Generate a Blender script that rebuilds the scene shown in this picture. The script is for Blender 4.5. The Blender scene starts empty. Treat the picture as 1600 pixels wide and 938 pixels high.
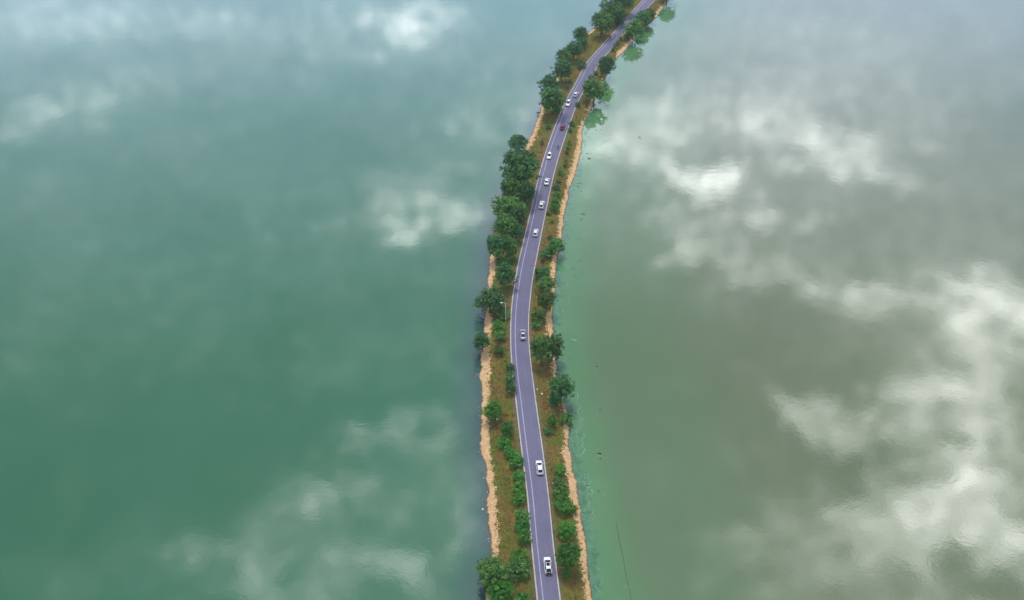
import bpy, bmesh, math, random
import numpy as np
from mathutils import Vector, Matrix, noise as mnoise

R = math.radians
C = bpy.context.scene.collection
rnd = random.Random(7)

# ------------------------------------------------------------------ camera model
CAM_H, PITCH, FPX = 192.0, R(39.0), 1500.0
SP, CP = math.sin(PITCH), math.cos(PITCH)

def at(x, y, z=0.0):
    """photo pixel -> point on the horizontal plane of height z"""
    u, v = (x - 800) / FPX, (469 - y) / FPX
    d = (u, CP + v * SP, -SP + v * CP)
    t = (CAM_H - z) / -d[2]
    return d[0] * t, d[1] * t

def ppm(y, z=0.0):
    """pixels per metre across the view at photo row y"""
    v = (469 - y) / FPX
    t = (CAM_H - z) / (SP - v * CP)
    return FPX / t

# ------------------------------------------------------------------ traced lines (photo y, x)
T_LS = [(1000,750),(938,756),(900,760),(870,765),(830,763.5),(790,761),(765,761),(735,757),(700,751),(650,750),(610,750),(575,749.5),(545,752),
        (500,756),(470,757),(445,760),(410,763),(390,764),(360,772),(330,778),(300,790),(275,799),(250,808),(236,817),(224,824),(202,833),
        (171,844.5),(150,852),(124,868),(100,876),(80,888),(60,908),(48,923),(20,941),(0,956),(-60,1010),(-150,1100),(-260,1220)]
T_LI = [(1000,764),(938,769),(900,774),(870,778),(830,778),(790,776),(765,775),(735,770),(700,766),(650,764),(610,764),(575,766),(545,766),
        (500,768.5),(470,768),(445,771),(410,776),(390,772),(360,776),(330,782),(300,794),(275,803),(250,812),(236,824),(224,833),(202,841),
        (171,851),(150,857),(124,874),(100,881),(80,893),(60,913),(48,929),(20,945),(0,960),(-60,1014),(-150,1104),(-260,1224)]
T_RL = [(1000,845.5),(938,839),(850,830),(775,823.5),(690,813),(620,805),(575,799.8),(540,797.6),(500,797.8),(470,800),(440,804.5),(405,811),
        (380,817),(330,829),(260,845.8),(200,866),(165,880.5),(125,902),(100,915.5),(75,937),(50,959.5),(25,982),(0,1005),(-60,1060),(-150,1150),(-260,1268)]
T_RR = [(1000,883),(938,876),(855,865.5),(780,858),(700,847.8),(645,840),(600,833.8),(570,830),(530,826.7),(490,826.9),(475,828),(440,832),(400,839.5),
        (340,851.3),(260,869),(200,888.3),(165,901),(113,929),(98,937),(80,952.5),(50,977.5),(15,1010),(0,1024),(-60,1079),(-150,1169),(-260,1287)]
T_RI = [(1000,921),(938,916),(890,908),(850,904),(820,900),(780,890),(740,885),(700,879),(680,881),(640,878),(600,863),(575,861),(530,854),(490,854.5),
        (440,859),(405,862.5),(370,870),(335,874),(300,881.5),(260,892.5),(230,900),(200,904),(180,913),(160,921),(140,930),(120,941.5),(105,952),
        (95,957.5),(80,965.5),(65,982),(50,992),(30,1018),(15,1028),(0,1041),(-60,1096),(-150,1190),(-260,1305)]
T_RS = [(1000,935),(938,929),(890,921),(850,916),(820,911),(780,905),(740,898),(700,892),(680,890.5),(640,887),(600,871.5),(575,870.5),(530,866),(490,865.5),
        (440,870),(405,872),(370,878.5),(335,883),(300,890.5),(260,903.5),(230,909.5),(200,912),(180,919.5),(160,929),(140,937),(120,948),(105,959),
        (95,963),(80,976),(65,990),(50,999),(30,1024),(15,1035),(0,1047),(-60,1104),(-150,1198),(-260,1314)]

def curve(tr, z):
    P = sorted((at(x, y, z)[::-1] for y, x in tr))
    Y = np.array([p[0] for p in P]); X = np.array([p[1] for p in P])
    # finite-difference tangents, hermite
    m = np.gradient(X, Y)
    def f(q):
        if q <= Y[0]: return X[0] + (q - Y[0]) * m[0]
        if q >= Y[-1]: return X[-1] + (q - Y[-1]) * m[-1]
        i = int(np.searchsorted(Y, q)) - 1
        i = max(0, min(i, len(Y) - 2))
        h = Y[i+1] - Y[i]; t = (q - Y[i]) / h
        return ((2*t**3-3*t**2+1)*X[i] + (t**3-2*t**2+t)*h*m[i] + (-2*t**3+3*t**2)*X[i+1] + (t**3-t**2)*h*m[i+1])
    return f

ZR = 1.5            # road surface
fLS, fLI, fRL, fRR, fRI, fRS = curve(T_LS,0), curve(T_LI,.7), curve(T_RL,ZR), curve(T_RR,ZR), curve(T_RI,.7), curve(T_RS,0)

def nz(x, y, z=0.0): return mnoise.noise(Vector((x, y, z)))

def profile(Y):
    """cross-section breakpoints of the causeway at ground row Y: list of (X, z)"""
    ls = fLS(Y) + nz(Y*.22, 1.3)*.7 + nz(Y*.9, 7.1)*.35
    rs = fRS(Y) + nz(Y*.22, 31.3)*.6 + nz(Y*.9, 17.1)*.3
    rl, rr = fRL(Y), fRR(Y)
    li = max(fLI(Y), ls + .6); ri = min(fRI(Y), rs - .6)
    li = min(li, rl - 1.6); ri = max(ri, rr + 1.6)
    ls = min(ls, li - .5); rs = max(rs, ri + .5)
    return [(ls-5, -1.8), (ls, -.05), (li, .72), (rl-.75, 1.36), (rr+.75, 1.36), (ri, .72), (rs, -.05), (rs+5, -1.8)]

def ground_z(X, Y):
    p = profile(Y)
    for (x0, z0), (x1, z1) in zip(p, p[1:]):
        if x0 <= X <= x1: return z0 + (z1 - z0) * (X - x0) / (x1 - x0)
    return -1.0

# ------------------------------------------------------------------ material helpers
def newmat(name):
    m = bpy.data.materials.new(name); m.use_nodes = True
    nt = m.node_tree; b = nt.nodes['Principled BSDF']
    return m, nt, b

def N(nt, typ, **kw):
    n = nt.nodes.new(typ)
    for k, v in kw.items():
        if k in n.inputs.keys() if hasattr(n, 'inputs') else False: n.inputs[k].default_value = v
        else: setattr(n, k, v)
    return n

def ramp(nt, fac, stops, interp='LINEAR'):
    n = nt.nodes.new('ShaderNodeValToRGB'); n.color_ramp.interpolation = interp
    e = n.color_ramp.elements
    while len(e) < len(stops): e.new(.5)
    for el, (p, c) in zip(e, stops): el.position = p; el.color = (c[0], c[1], c[2], 1) if len(c) == 3 else c
    nt.links.new(fac, n.inputs[0]); return n.outputs[0]

def noise_tex(nt, vec, scale, detail=4, rough=.55, dist=0):
    n = nt.nodes.new('ShaderNodeTexNoise'); n.inputs['Scale'].default_value = scale
    n.inputs['Detail'].default_value = detail; n.inputs['Roughness'].default_value = rough; n.inputs['Distortion'].default_value = dist
    if vec is not None: nt.links.new(vec, n.inputs['Vector'])
    return n.outputs['Fac']

def math_n(nt, op, a, b=None, c=None, clamp=False):
    n = nt.nodes.new('ShaderNodeMath'); n.operation = op; n.use_clamp = clamp
    for i, v in enumerate((a, b, c)):
        if v is None: continue
        if isinstance(v, (int, float)): n.inputs[i].default_value = v
        else: nt.links.new(v, n.inputs[i])
    return n.outputs[0]

def mixc(nt, fac, a, b, mode='MIX'):
    n = nt.nodes.new('ShaderNodeMix'); n.data_type = 'RGBA'; n.blend_type = mode
    for sock, v in ((n.inputs[0], fac), (n.inputs[6], a), (n.inputs[7], b)):
        if isinstance(v, (int, float)): sock.default_value = v
        elif isinstance(v, tuple): sock.default_value = (v[0], v[1], v[2], 1)
        else: nt.links.new(v, sock)
    return n.outputs[2]

def maprange(nt, v, a, b, c=0., d=1., smooth=False):
    n = nt.nodes.new('ShaderNodeMapRange'); n.interpolation_type = 'SMOOTHSTEP' if smooth else 'LINEAR'
    nt.links.new(v, n.inputs[0])
    for i, q in enumerate((a, b, c, d)): n.inputs[i+1].default_value = q
    return n.outputs[0]

def pos(nt):
    return nt.nodes.new('ShaderNodeNewGeometry').outputs['Position']

def attr(nt, name):
    n = nt.nodes.new('ShaderNodeAttribute'); n.attribute_name = name; return n.outputs['Fac']

def bump(nt, b, h, strength, dist):
    n = nt.nodes.new('ShaderNodeBump'); n.inputs['Strength'].default_value = strength; n.inputs['Distance'].default_value = dist
    nt.links.new(h, n.inputs['Height']); nt.links.new(n.outputs[0], b.inputs['Normal'])

def simple(name, col, rough=.5, metal=0., var=.12, scale=6., coat=0.):
    m, nt, b = newmat(name)
    n = noise_tex(nt, None, scale, 3)
    tc = nt.nodes.new('ShaderNodeTexCoord'); nt.links.new(tc.outputs['Object'], n.node.inputs['Vector'])
    lo = tuple(c*(1-var) for c in col); hi = tuple(min(1, c*(1+var)) for c in col)
    nt.links.new(ramp(nt, n, [(.3, lo), (.7, hi)]), b.inputs['Base Color'])
    b.inputs['Roughness'].default_value = rough; b.inputs['Metallic'].default_value = metal
    if coat: b.inputs['Coat Weight'].default_value = coat; b.inputs['Coat Roughness'].default_value = .05
    return m

# ------------------------------------------------------------------ object helpers
def link(o, parent=None):
    C.objects.link(o)
    if parent is not None: o.parent = parent
    return o

def mesh_obj(name, verts, faces, mat, parent=None, smooth=False, attrs=None):
    me = bpy.data.meshes.new(name)
    me.from_pydata(verts, [], faces); me.update()
    if mat is not None: me.materials.append(mat)
    if smooth: me.polygons.foreach_set('use_smooth', [True]*len(me.polygons))
    for k, v in (attrs or {}).items():
        a = me.attributes.new(k, 'FLOAT', 'POINT'); a.data.foreach_set('value', v)
    return link(bpy.data.objects.new(name, me), parent)

def bm_obj(name, bm, mat, parent=None, smooth=False):
    me = bpy.data.meshes.new(name); bm.normal_update(); bm.to_mesh(me); bm.free()
    if mat is not None: me.materials.append(mat)
    if smooth: me.polygons.foreach_set('use_smooth', [True]*len(me.polygons))
    return link(bpy.data.objects.new(name, me), parent)

def tag(o, label=None, cat=None, group=None, kind=None):
    if label: o['label'] = label
    if cat: o['category'] = cat
    if group: o['group'] = group
    if kind: o['kind'] = kind
    return o

def empty(name, loc, rz=0.):
    o = bpy.data.objects.new(name, None); o.location = loc; o.rotation_euler = (0, 0, rz); o.empty_display_size = .3
    return link(o)

def add_box(bm, c, s, bev=0.):
    g = bmesh.ops.create_cube(bm, size=1., matrix=Matrix.Translation(c) @ Matrix.Diagonal((s[0], s[1], s[2], 1)))
    if bev:
        es = list({e for v in g['verts'] for e in v.link_edges})
        bmesh.ops.bevel(bm, geom=es, offset=bev, segments=2, affect='EDGES', profile=.6)

def add_tube(bm, pts, rad, seg=8, cap=True):
    pts = [Vector(p) for p in pts]; rings = []
    rad = rad if isinstance(rad, (list, tuple)) else [rad]*len(pts)
    for i, p in enumerate(pts):
        d = (pts[min(i+1, len(pts)-1)] - pts[max(i-1, 0)]).normalized()
        q = d.to_track_quat('Z', 'Y').to_matrix()
        rings.append([bm.verts.new(p + q @ Vector((math.cos(a)*rad[i], math.sin(a)*rad[i], 0))) for a in [2*math.pi*k/seg for k in range(seg)]])
    for a, b in zip(rings, rings[1:]):
        for k in range(seg): bm.faces.new((a[k], a[(k+1) % seg], b[(k+1) % seg], b[k]))
    if cap:
        bm.faces.new(rings[0][::-1]); bm.faces.new(rings[-1])

# ------------------------------------------------------------------ terrain of the causeway
Y0, Y1, YFAR = 60.0, 640.0, 1500.0
rows = [-200., -60.] + list(np.arange(Y0, Y1, .75)) + list(np.arange(Y1, YFAR, 6.))
SEG = [3, 8, 14, 6, 14, 8, 3]
V, A_sand, A_shore, A_road = [], [], [], []
for Y in rows:
    p = profile(Y)
    for si, ((x0, z0), (x1, z1)) in enumerate(zip(p, p[1:])):
        n = SEG[si]
        for k in range(n + (1 if si == len(SEG)-1 else 0)):
            t = k / n; X = x0 + (x1-x0)*t; z = z0 + (z1-z0)*t
            dsh = min(X - p[1][0], p[6][0] - X)
            din = min(X - p[2][0], p[5][0] - X)      # <0 on the sand
            drd = max(p[3][0] - X, X - p[4][0])      # >0 beyond the road bed
            if drd > .2 and dsh > .1:
                z += (nz(X*.5, Y*.5)*.13 + nz(X*1.7, Y*1.7, 3)*.07) * min(1, drd, dsh)
            nar = p[2][0]-p[1][0] if X < (p[3][0]+p[4][0])/2 else p[6][0]-p[5][0]
            V.append((X, Y, z)); A_sand.append(-din - 2.5*max(0., min(1., (1.7-nar)/.9))); A_shore.append(dsh); A_road.append(drd)
nc = sum(SEG) + 1
F = [(r*nc+c, r*nc+c+1, (r+1)*nc+c+1, (r+1)*nc+c) for r in range(len(rows)-1) for c in range(nc-1)]

m, nt, b = newmat('verge_soil_grass_sand')
P = pos(nt)
n1 = noise_tex(nt, P, .13, 5, .6); n2 = noise_tex(nt, P, .8, 6, .7); n3 = noise_tex(nt, P, 3.2, 5, .75); n4 = noise_tex(nt, P, .35, 4, .6, .6)
grass = ramp(nt, n2, [(.3, (.060,.070,.010)), (.47, (.135,.130,.020)), (.6, (.190,.150,.030)), (.75, (.26,.18,.055))])
dry = ramp(nt, n3, [(.3, (.07,.045,.012)), (.5, (.155,.085,.024)), (.72, (.34,.22,.09))])
gmix = maprange(nt, math_n(nt, 'ADD', n4, math_n(nt, 'MULTIPLY', n3, .25)), .56, .70, 0, 1, True)
g = mixc(nt, gmix, grass, dry)
green = ramp(nt, n3, [(.3, (.055,.085,.010)), (.7, (.150,.165,.022))])
g = mixc(nt, maprange(nt, n1, .46, .60, 0, .85, True), g, green)
sand = ramp(nt, n3, [(.28, (.20,.11,.05)), (.42, (.50,.31,.16)), (.56, (.70,.48,.25)), (.75, (.78,.59,.35))])
sand = mixc(nt, maprange(nt, n2, .40, .56, .42, 0, True), sand, (.44,.25,.12))
edge = math_n(nt, 'ADD', attr(nt, 'sand'), math_n(nt, 'MULTIPLY', math_n(nt, 'SUBTRACT', n2, .5), 5.0))
edge = math_n(nt, 'ADD', edge, math_n(nt, 'MULTIPLY', math_n(nt, 'SUBTRACT', n3, .5), 2.2))
col = mixc(nt, maprange(nt, edge, -.1, .35, 0, 1, True), g, sand)
wetd = math_n(nt, 'ADD', attr(nt, 'shore'), math_n(nt, 'MULTIPLY', math_n(nt, 'SUBTRACT', n2, .5), 1.6))
col = mixc(nt, maprange(nt, wetd, .15, .75, .92, 0, True), col, (.075,.05,.04))
gravel = ramp(nt, n3, [(.3, (.10,.085,.06)), (.7, (.20,.17,.12))])
col = mixc(nt, maprange(nt, math_n(nt, 'ADD', attr(nt, 'roadside'), math_n(nt, 'MULTIPLY', math_n(nt, 'SUBTRACT', n2, .5), 1.5)), .1, .8, .45, 0, True), col, gravel)
nt.links.new(col, b.inputs['Base Color']); b.inputs['Roughness'].default_value = .95; b.inputs['Specular IOR Level'].default_value = .15
bump(nt, b, math_n(nt, 'ADD', n3, math_n(nt, 'MULTIPLY', n2, .6)), .9, .45)
tag(mesh_obj('terrain', V, F, m, smooth=True, attrs={'sand': A_sand, 'shore': A_shore, 'roadside': A_road}), kind='structure')

# ------------------------------------------------------------------ water, two bodies parted by the causeway
def water_mat(name, side):
    m, nt, b = newmat(name)
    P = pos(nt)
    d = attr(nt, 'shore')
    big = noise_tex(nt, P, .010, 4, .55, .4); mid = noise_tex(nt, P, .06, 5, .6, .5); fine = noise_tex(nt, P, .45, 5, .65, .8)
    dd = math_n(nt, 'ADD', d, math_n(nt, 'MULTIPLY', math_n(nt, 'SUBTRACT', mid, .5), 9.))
    if side > 0:
        open_ = ramp(nt, big, [(.3, (.084,.114,.052)), (.7, (.106,.130,.068))])
        near = ramp(nt, mid, [(.3, (.060,.162,.060)), (.7, (.080,.186,.078))])
        green_ = mixc(nt, maprange(nt, dd, 16., 62., 0, 1, True), (.074,.130,.054), open_)
        col = mixc(nt, maprange(nt, dd, 1.5, 15., 0, 1, True), near, green_)
        sh = ramp(nt, fine, [(.35, (.030,.085,.055)), (.5, (.052,.150,.074)), (.65, (.085,.205,.115))])
        col = mixc(nt, maprange(nt, math_n(nt, 'ADD', d, math_n(nt, 'MULTIPLY', math_n(nt, 'SUBTRACT', fine, .5), 5.)), .6, 3.2, .85, 0, True), col, sh)
    else:
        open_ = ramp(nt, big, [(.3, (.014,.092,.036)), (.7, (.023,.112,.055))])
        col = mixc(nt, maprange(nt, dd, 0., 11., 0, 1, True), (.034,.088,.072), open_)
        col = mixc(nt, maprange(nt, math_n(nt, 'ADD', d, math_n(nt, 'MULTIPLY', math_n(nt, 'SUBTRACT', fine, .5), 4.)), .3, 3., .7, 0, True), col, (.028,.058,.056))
    nt.links.new(col, b.inputs['Base Color'])
    b.inputs['IOR'].default_value = 1.95
    b.inputs['Roughness'].default_value = .06
    w1 = noise_tex(nt, P, 1.3, 4, .6); w2 = noise_tex(nt, P, .16, 4, .6)
    bump(nt, b, math_n(nt, 'ADD', math_n(nt, 'MULTIPLY', w1, .05), math_n(nt, 'MULTIPLY', w2, .16)), .065, 1.)
    nt.links.new(maprange(nt, mid, .35, .65, .018, .042), b.inputs['Roughness'])
    return m

wrows = [-3000., -600., -200., -60.] + list(np.arange(Y0, Y1, 1.5)) + list(np.arange(Y1, YFAR, 12.)) + [YFAR+100, 2500., 5000., 16000.]
offs = [0, .5, 1, 1.6, 2.4, 3.4, 4.6, 6, 8, 10.5, 14, 18, 23, 30, 40, 60, 100, 200, 500, 1500, 5000, 15000]
for side in (-1, 1):
    V, A = [], []
    for Y in wrows:
        Yc = max(-200., min(YFAR, Y))
        mid = (fRL(Yc) + fRR(Yc))*.5
        sh = profile(Yc)[1 if side < 0 else 6][0]
        V.append((mid, Y, 0)); A.append(0.)
        for o in offs: V.append((sh + side*o, Y, 0)); A.append(o)
    k = len(offs)+1
    F = []
    for r in range(len(wrows)-1):
        for c in range(k-1):
            q = (r*k+c, r*k+c+1, (r+1)*k+c+1, (r+1)*k+c)
            F.append(q if side > 0 else q[::-1])
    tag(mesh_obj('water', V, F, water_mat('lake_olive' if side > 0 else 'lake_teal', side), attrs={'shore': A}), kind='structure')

# ------------------------------------------------------------------ road, kerbs, lane line
def strip(name, lines, mat, z0=None, close=False, ys=None):
    """lines: functions Y -> (X, z) ; builds a ribbon"""
    V, F = [], []; k = len(lines)
    for Y in ys:
        for f in lines: X, z = f(Y); V.append((X, Y, z))
    for r in range(len(ys)-1):
        for c in range(k-1): F.append((r*k+c, r*k+c+1, (r+1)*k+c+1, (r+1)*k+c))
    return tag(mesh_obj(name, V, F, mat), kind='structure')
rys = [-200., -60.] + list(np.arange(Y0, Y1, 1.5)) + list(np.arange(Y1, YFAR, 8.))
def off(f, f2, t, z, add=0.):
    return lambda Y: (f(Y) + (f2(Y)-f(Y))*t + add, z)

m, nt, b = newmat('asphalt_mauve')
P = pos(nt)
a1 = noise_tex(nt, P, .12, 4, .6); a2 = noise_tex(nt, P, 2.2, 5, .7); a3 = noise_tex(nt, P, 14, 3, .6)
tx = attr(nt, 'across')
col = ramp(nt, a1, [(.35, (.088,.084,.142)), (.65, (.116,.110,.180))])
col = mixc(nt, .35, col, ramp(nt, a2, [(.35, (.082,.079,.132)), (.65, (.145,.138,.212))]))
track = math_n(nt, 'MULTIPLY', maprange(nt, math_n(nt, 'ABSOLUTE', math_n(nt, 'SUBTRACT', math_n(nt, 'ABSOLUTE', math_n(nt, 'SUBTRACT', tx, .66)), .13)), 0, .06, .28, 0, True), maprange(nt, a1, .35, .6, .4, 1))
col = mixc(nt, track, col, (.080,.076,.13))
nt.links.new(col, b.inputs['Base Color']); b.inputs['Roughness'].default_value = .85
bump(nt, b, a3, .3, .02)
V, F, A = [], [], []
NX = 8
for Y in rys:
    for i in range(NX+1):
        t = i/NX; V.append((fRL(Y)+.2+(fRR(Y)-fRL(Y)-.4)*t, Y, ZR + .06*(1-abs(2*t-1)))); A.append(t)
F = [(r*(NX+1)+c, r*(NX+1)+c+1, (r+1)*(NX+1)+c+1, (r+1)*(NX+1)+c) for r in range(len(rys)-1) for c in range(NX)]
tag(mesh_obj('road', V, F, m, attrs={'across': A}), kind='structure')

m, nt, b = newmat('pale_concrete')
P = pos(nt)
c1 = noise_tex(nt, P, .5, 5, .7); c2 = noise_tex(nt, P, 3., 4, .6)
nt.links.new(mixc(nt, maprange(nt, c2, .45, .7, 0, .5), ramp(nt, c1, [(.3, (.28,.265,.24)), (.6, (.42,.40,.365))]), (.24,.225,.2)), b.inputs['Base Color'])
b.inputs['Roughness'].default_value = .9
M_conc = m
for f, s, w in ((fRL, 1, .27), (fRR, -1, .24)):
    a, c = (f, 1) if s > 0 else (f, -1)
    l = [lambda Y, f=f, s=s: (f(Y) - s*.08, 1.25), lambda Y, f=f, s=s: (f(Y) - s*.06, ZR+.11), lambda Y, f=f, s=s, w=w: (f(Y) + s*w, ZR+.11), lambda Y, f=f, s=s, w=w: (f(Y) + s*(w+.02), 1.25)]
    strip('kerb', l if s > 0 else l[::-1], M_conc, ys=rys)
m, nt, b = newmat('worn_line_paint')
P = pos(nt); c2 = noise_tex(nt, P, 1.6, 5, .7)
nt.links.new(ramp(nt, c2, [(.32, (.20,.19,.29)), (.6, (.30,.285,.42))]), b.inputs['Base Color']); b.inputs['Roughness'].default_value = .8
def lz(Y, t): return ZR + .06*(1-abs(2*t-1)) + .006
strip('road_marking', [lambda Y: (fRL(Y)+.2+(fRR(Y)-fRL(Y)-.4)*.222, lz(Y, .222)), lambda Y: (fRL(Y)+.2+(fRR(Y)-fRL(Y)-.4)*.272, lz(Y, .272))], m, ys=rys)

# ------------------------------------------------------------------ foliage
def leaf_mat(name, c0, c1, c2):
    m, nt, b = newmat(name)
    a = attr(nt, 'tint')
    oi = nt.nodes.new('ShaderNodeObjectInfo')
    col = ramp(nt, a, [(0., c0), (.55, c1), (1., c2)])
    hsv = nt.nodes.new('ShaderNodeHueSaturation')
    nt.links.new(maprange(nt, oi.outputs['Random'], 0, 1, .485, .512), hsv.inputs['Hue'])
    nt.links.new(maprange(nt, math_n(nt, 'FRACT', math_n(nt, 'MULTIPLY', oi.outputs['Random'], 7.3)), 0, 1, .8, 1.2), hsv.inputs['Value'])
    nt.links.new(col, hsv.inputs['Color'])
    nt.links.new(hsv.outputs[0], b.inputs['Base Color'])
    b.inputs['Roughness'].default_value = .6; b.inputs['Specular IOR Level'].default_value = .25
    tr = nt.nodes.new('ShaderNodeBsdfTranslucent'); nt.links.new(hsv.outputs[0], tr.inputs[0])
    mx = nt.nodes.new('ShaderNodeMixShader'); mx.inputs[0].default_value = .28
    nt.links.new(b.outputs[0], mx.inputs[1]); nt.links.new(tr.outputs[0], mx.inputs[2])
    nt.links.new(mx.outputs[0], nt.nodes['Material Output'].inputs['Surface'])
    return m
LEAF = {
    'D': leaf_mat('leaves_dark', (.014,.074,.018), (.052,.185,.042), (.150,.320,.076)),
    'M': leaf_mat('leaves_mid', (.018,.090,.016), (.076,.220,.034), (.210,.360,.066)),
    'B': leaf_mat('leaves_bright', (.016,.095,.009), (.050,.200,.014), (.130,.300,.028)),
    'Y': leaf_mat('leaves_yellow', (.020,.070,.010), (.075,.145,.018), (.190,.240,.035)),
}
M_bark = simple('bark', (.10,.075,.055), .9, var=.4, scale=3)

def tree_meshes(seed, nclump, nleaf, leaf, shrub=False, droop=0.):
    """unit tree: crown diameter 1, total height 1, base at z=0"""
    r = random.Random(seed)
    zc, rz_ = (.5, .5) if shrub else (.60, .40)
    cl = []
    for i in range(nclump):
        for _ in range(60):
            th = r.random()*2*math.pi; u = r.uniform(-.75, 1); s = math.sqrt(max(0, 1-u*u)); k = r.uniform(.38, .66)
            c = Vector((math.cos(th)*s*k*.5, math.sin(th)*s*k*.5, zc + u*k*rz_))
            rad = r.uniform(.15, .25) * (1.15 if shrub else 1)
            if all((c-d).length > .55*(rad+e) for d, e in cl): break
        cl.append((c, rad))
    cl.append((Vector((0, 0, zc+.05)), .34))
    V, F, T = [], [], []
    tot = sum(e*e for _, e in cl)
    for ci, (c, rad) in enumerate(cl):
        tone = r.uniform(-.15, .15)
        nl = int(nleaf*rad*rad/tot); ns = max(5, nl//14)
        for si in range(ns):
            d = Vector((r.gauss(0,1), r.gauss(0,1), r.gauss(.3,1))).normalized()
            sc_ = c + d*rad*r.uniform(.72, 1.22); st = tone + r.gauss(0, .2)
            if droop and r.random() < .4: sc_.z -= droop*r.random()*rad*1.5
            for _ in range(nl//ns):
                o3 = Vector((r.gauss(0,1), r.gauss(0,1), r.gauss(0,.6)))*leaf*.42
                p = sc_ + o3; p.z = max(p.z, .03)
                nrm = (d*.7 + Vector((0,0,.7)) + Vector((r.gauss(0,.42), r.gauss(0,.42), r.gauss(0,.42)))).normalized()
                t = nrm.orthogonal().normalized(); t = Matrix.Rotation(r.random()*6.28, 3, nrm) @ t; w = nrm.cross(t)
                L = leaf*r.uniform(.5, 1.1); W = L*r.uniform(.42, .7)
                i0 = len(V)
                V += [tuple(p - t*L*.5), tuple(p + w*W*.5 + nrm*L*.06), tuple(p + t*L*.5), tuple(p - w*W*.5 + nrm*L*.06)]
                F.append((i0, i0+1, i0+2, i0+3)); v = min(1, max(0, .42 + r.gauss(0,.12) + st)); T += [v]*4
    cm = bpy.data.meshes.new('crown'); cm.from_pydata(V, [], F); cm.update()
    a = cm.attributes.new('tint', 'FLOAT', 'POINT'); a.data.foreach_set('value', T)
    bm = bmesh.new()
    hb = .12 if shrub else .30
    tr = .012 if shrub else .026
    add_tube(bm, [(0,0,-.06), (.006,.004,hb*.5), (0,.008,hb), (.004,0,zc)], [tr*1.25, tr, tr*.85, tr*.4], 7)
    for c, rad in cl[:7]:
        s0 = Vector((0,.005,hb*r.uniform(.75,1.2))); mid = (s0+c)*.5 + Vector((0,0,.03))
        add_tube(bm, [s0, mid, c], [tr*.55, tr*.4, tr*.15], 5)
    tm = bpy.data.meshes.new('trunk'); bm.normal_update(); bm.to_mesh(tm); bm.free(); tm.materials.append(M_bark)
    return cm, tm

VAR = {}
for k in 'DMBY':
    VAR[k, 'tree'] = []; VAR[k, 'shrub'] = []
base_tree = [tree_meshes(100+i, 16+i % 3*3, 6000, .066, droop=.25*(i % 2)) for i in range(5)]
base_shrub = [tree_meshes(200+i, 9, 1500, .105, True) for i in range(5)]
for k in 'DMBY':
    for nm, src in (('tree', base_tree), ('shrub', base_shrub)):
        for cm, tm in src:
            c2 = cm.copy(); c2.materials.append(LEAF[k]); VAR[k, nm].append((c2, tm))

def plant(x, y, w, h, kind, form, label, group=None, idx=[0]):
    """x, y: centre of the crown in the photo; w, h: its size there in pixels"""
    s = ppm(y); D = w / s * (1.16 if form == 'tree' else 1.28)
    a = PITCH + math.atan((y-469)/FPX)
    hp = h / s * 1.1
    q = max((hp*hp - (D*math.sin(a))**2) / math.cos(a)**2, (.55*D)**2)
    Dz = min(math.sqrt(q), 1.25*D)
    H = Dz / .8 * 1.05 if form == 'tree' else Dz
    zc = .60*H if form == 'tree' else .5*H
    zb = .9
    for _ in range(4):
        X, Y = at(x, y, zb + zc); zb = max(ground_z(X, Y), -.15)
    p = profile(Y)
    X0 = X
    X = min(max(X, p[1][0]+.3), p[6][0]-.3)          # the foot stands on land
    if p[3][0]-.2 < X < p[4][0]+.2:                   # ... and never on the roadway
        X = p[3][0]-.35 if X < (p[3][0]+p[4][0])/2 else p[4][0]+.35
    zb = ground_z(X, Y)
    o = empty('tree' if form == 'tree' else 'shrub', (X, Y, zb-.02), rnd.uniform(0, 6.28))
    o.scale = (D, D, H)
    vs = VAR[kind, form]; cm, tm = vs[idx[0] % len(vs)]; idx[0] += 1
    link(bpy.data.objects.new('trunk', tm), o); cr = link(bpy.data.objects.new('crown', cm), o)
    off_ = (Matrix.Rotation(-o.rotation_euler.z, 3, 'Z') @ Vector((X0-X, 0, 0))) / D
    off_.x = max(-.3, min(.3, off_.x)); off_.y = max(-.3, min(.3, off_.y))
    cr.location = off_                                # crowns lean out over the water
    tag(o, label, 'tree' if form == 'tree' else 'shrub', group)
    return o
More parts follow.
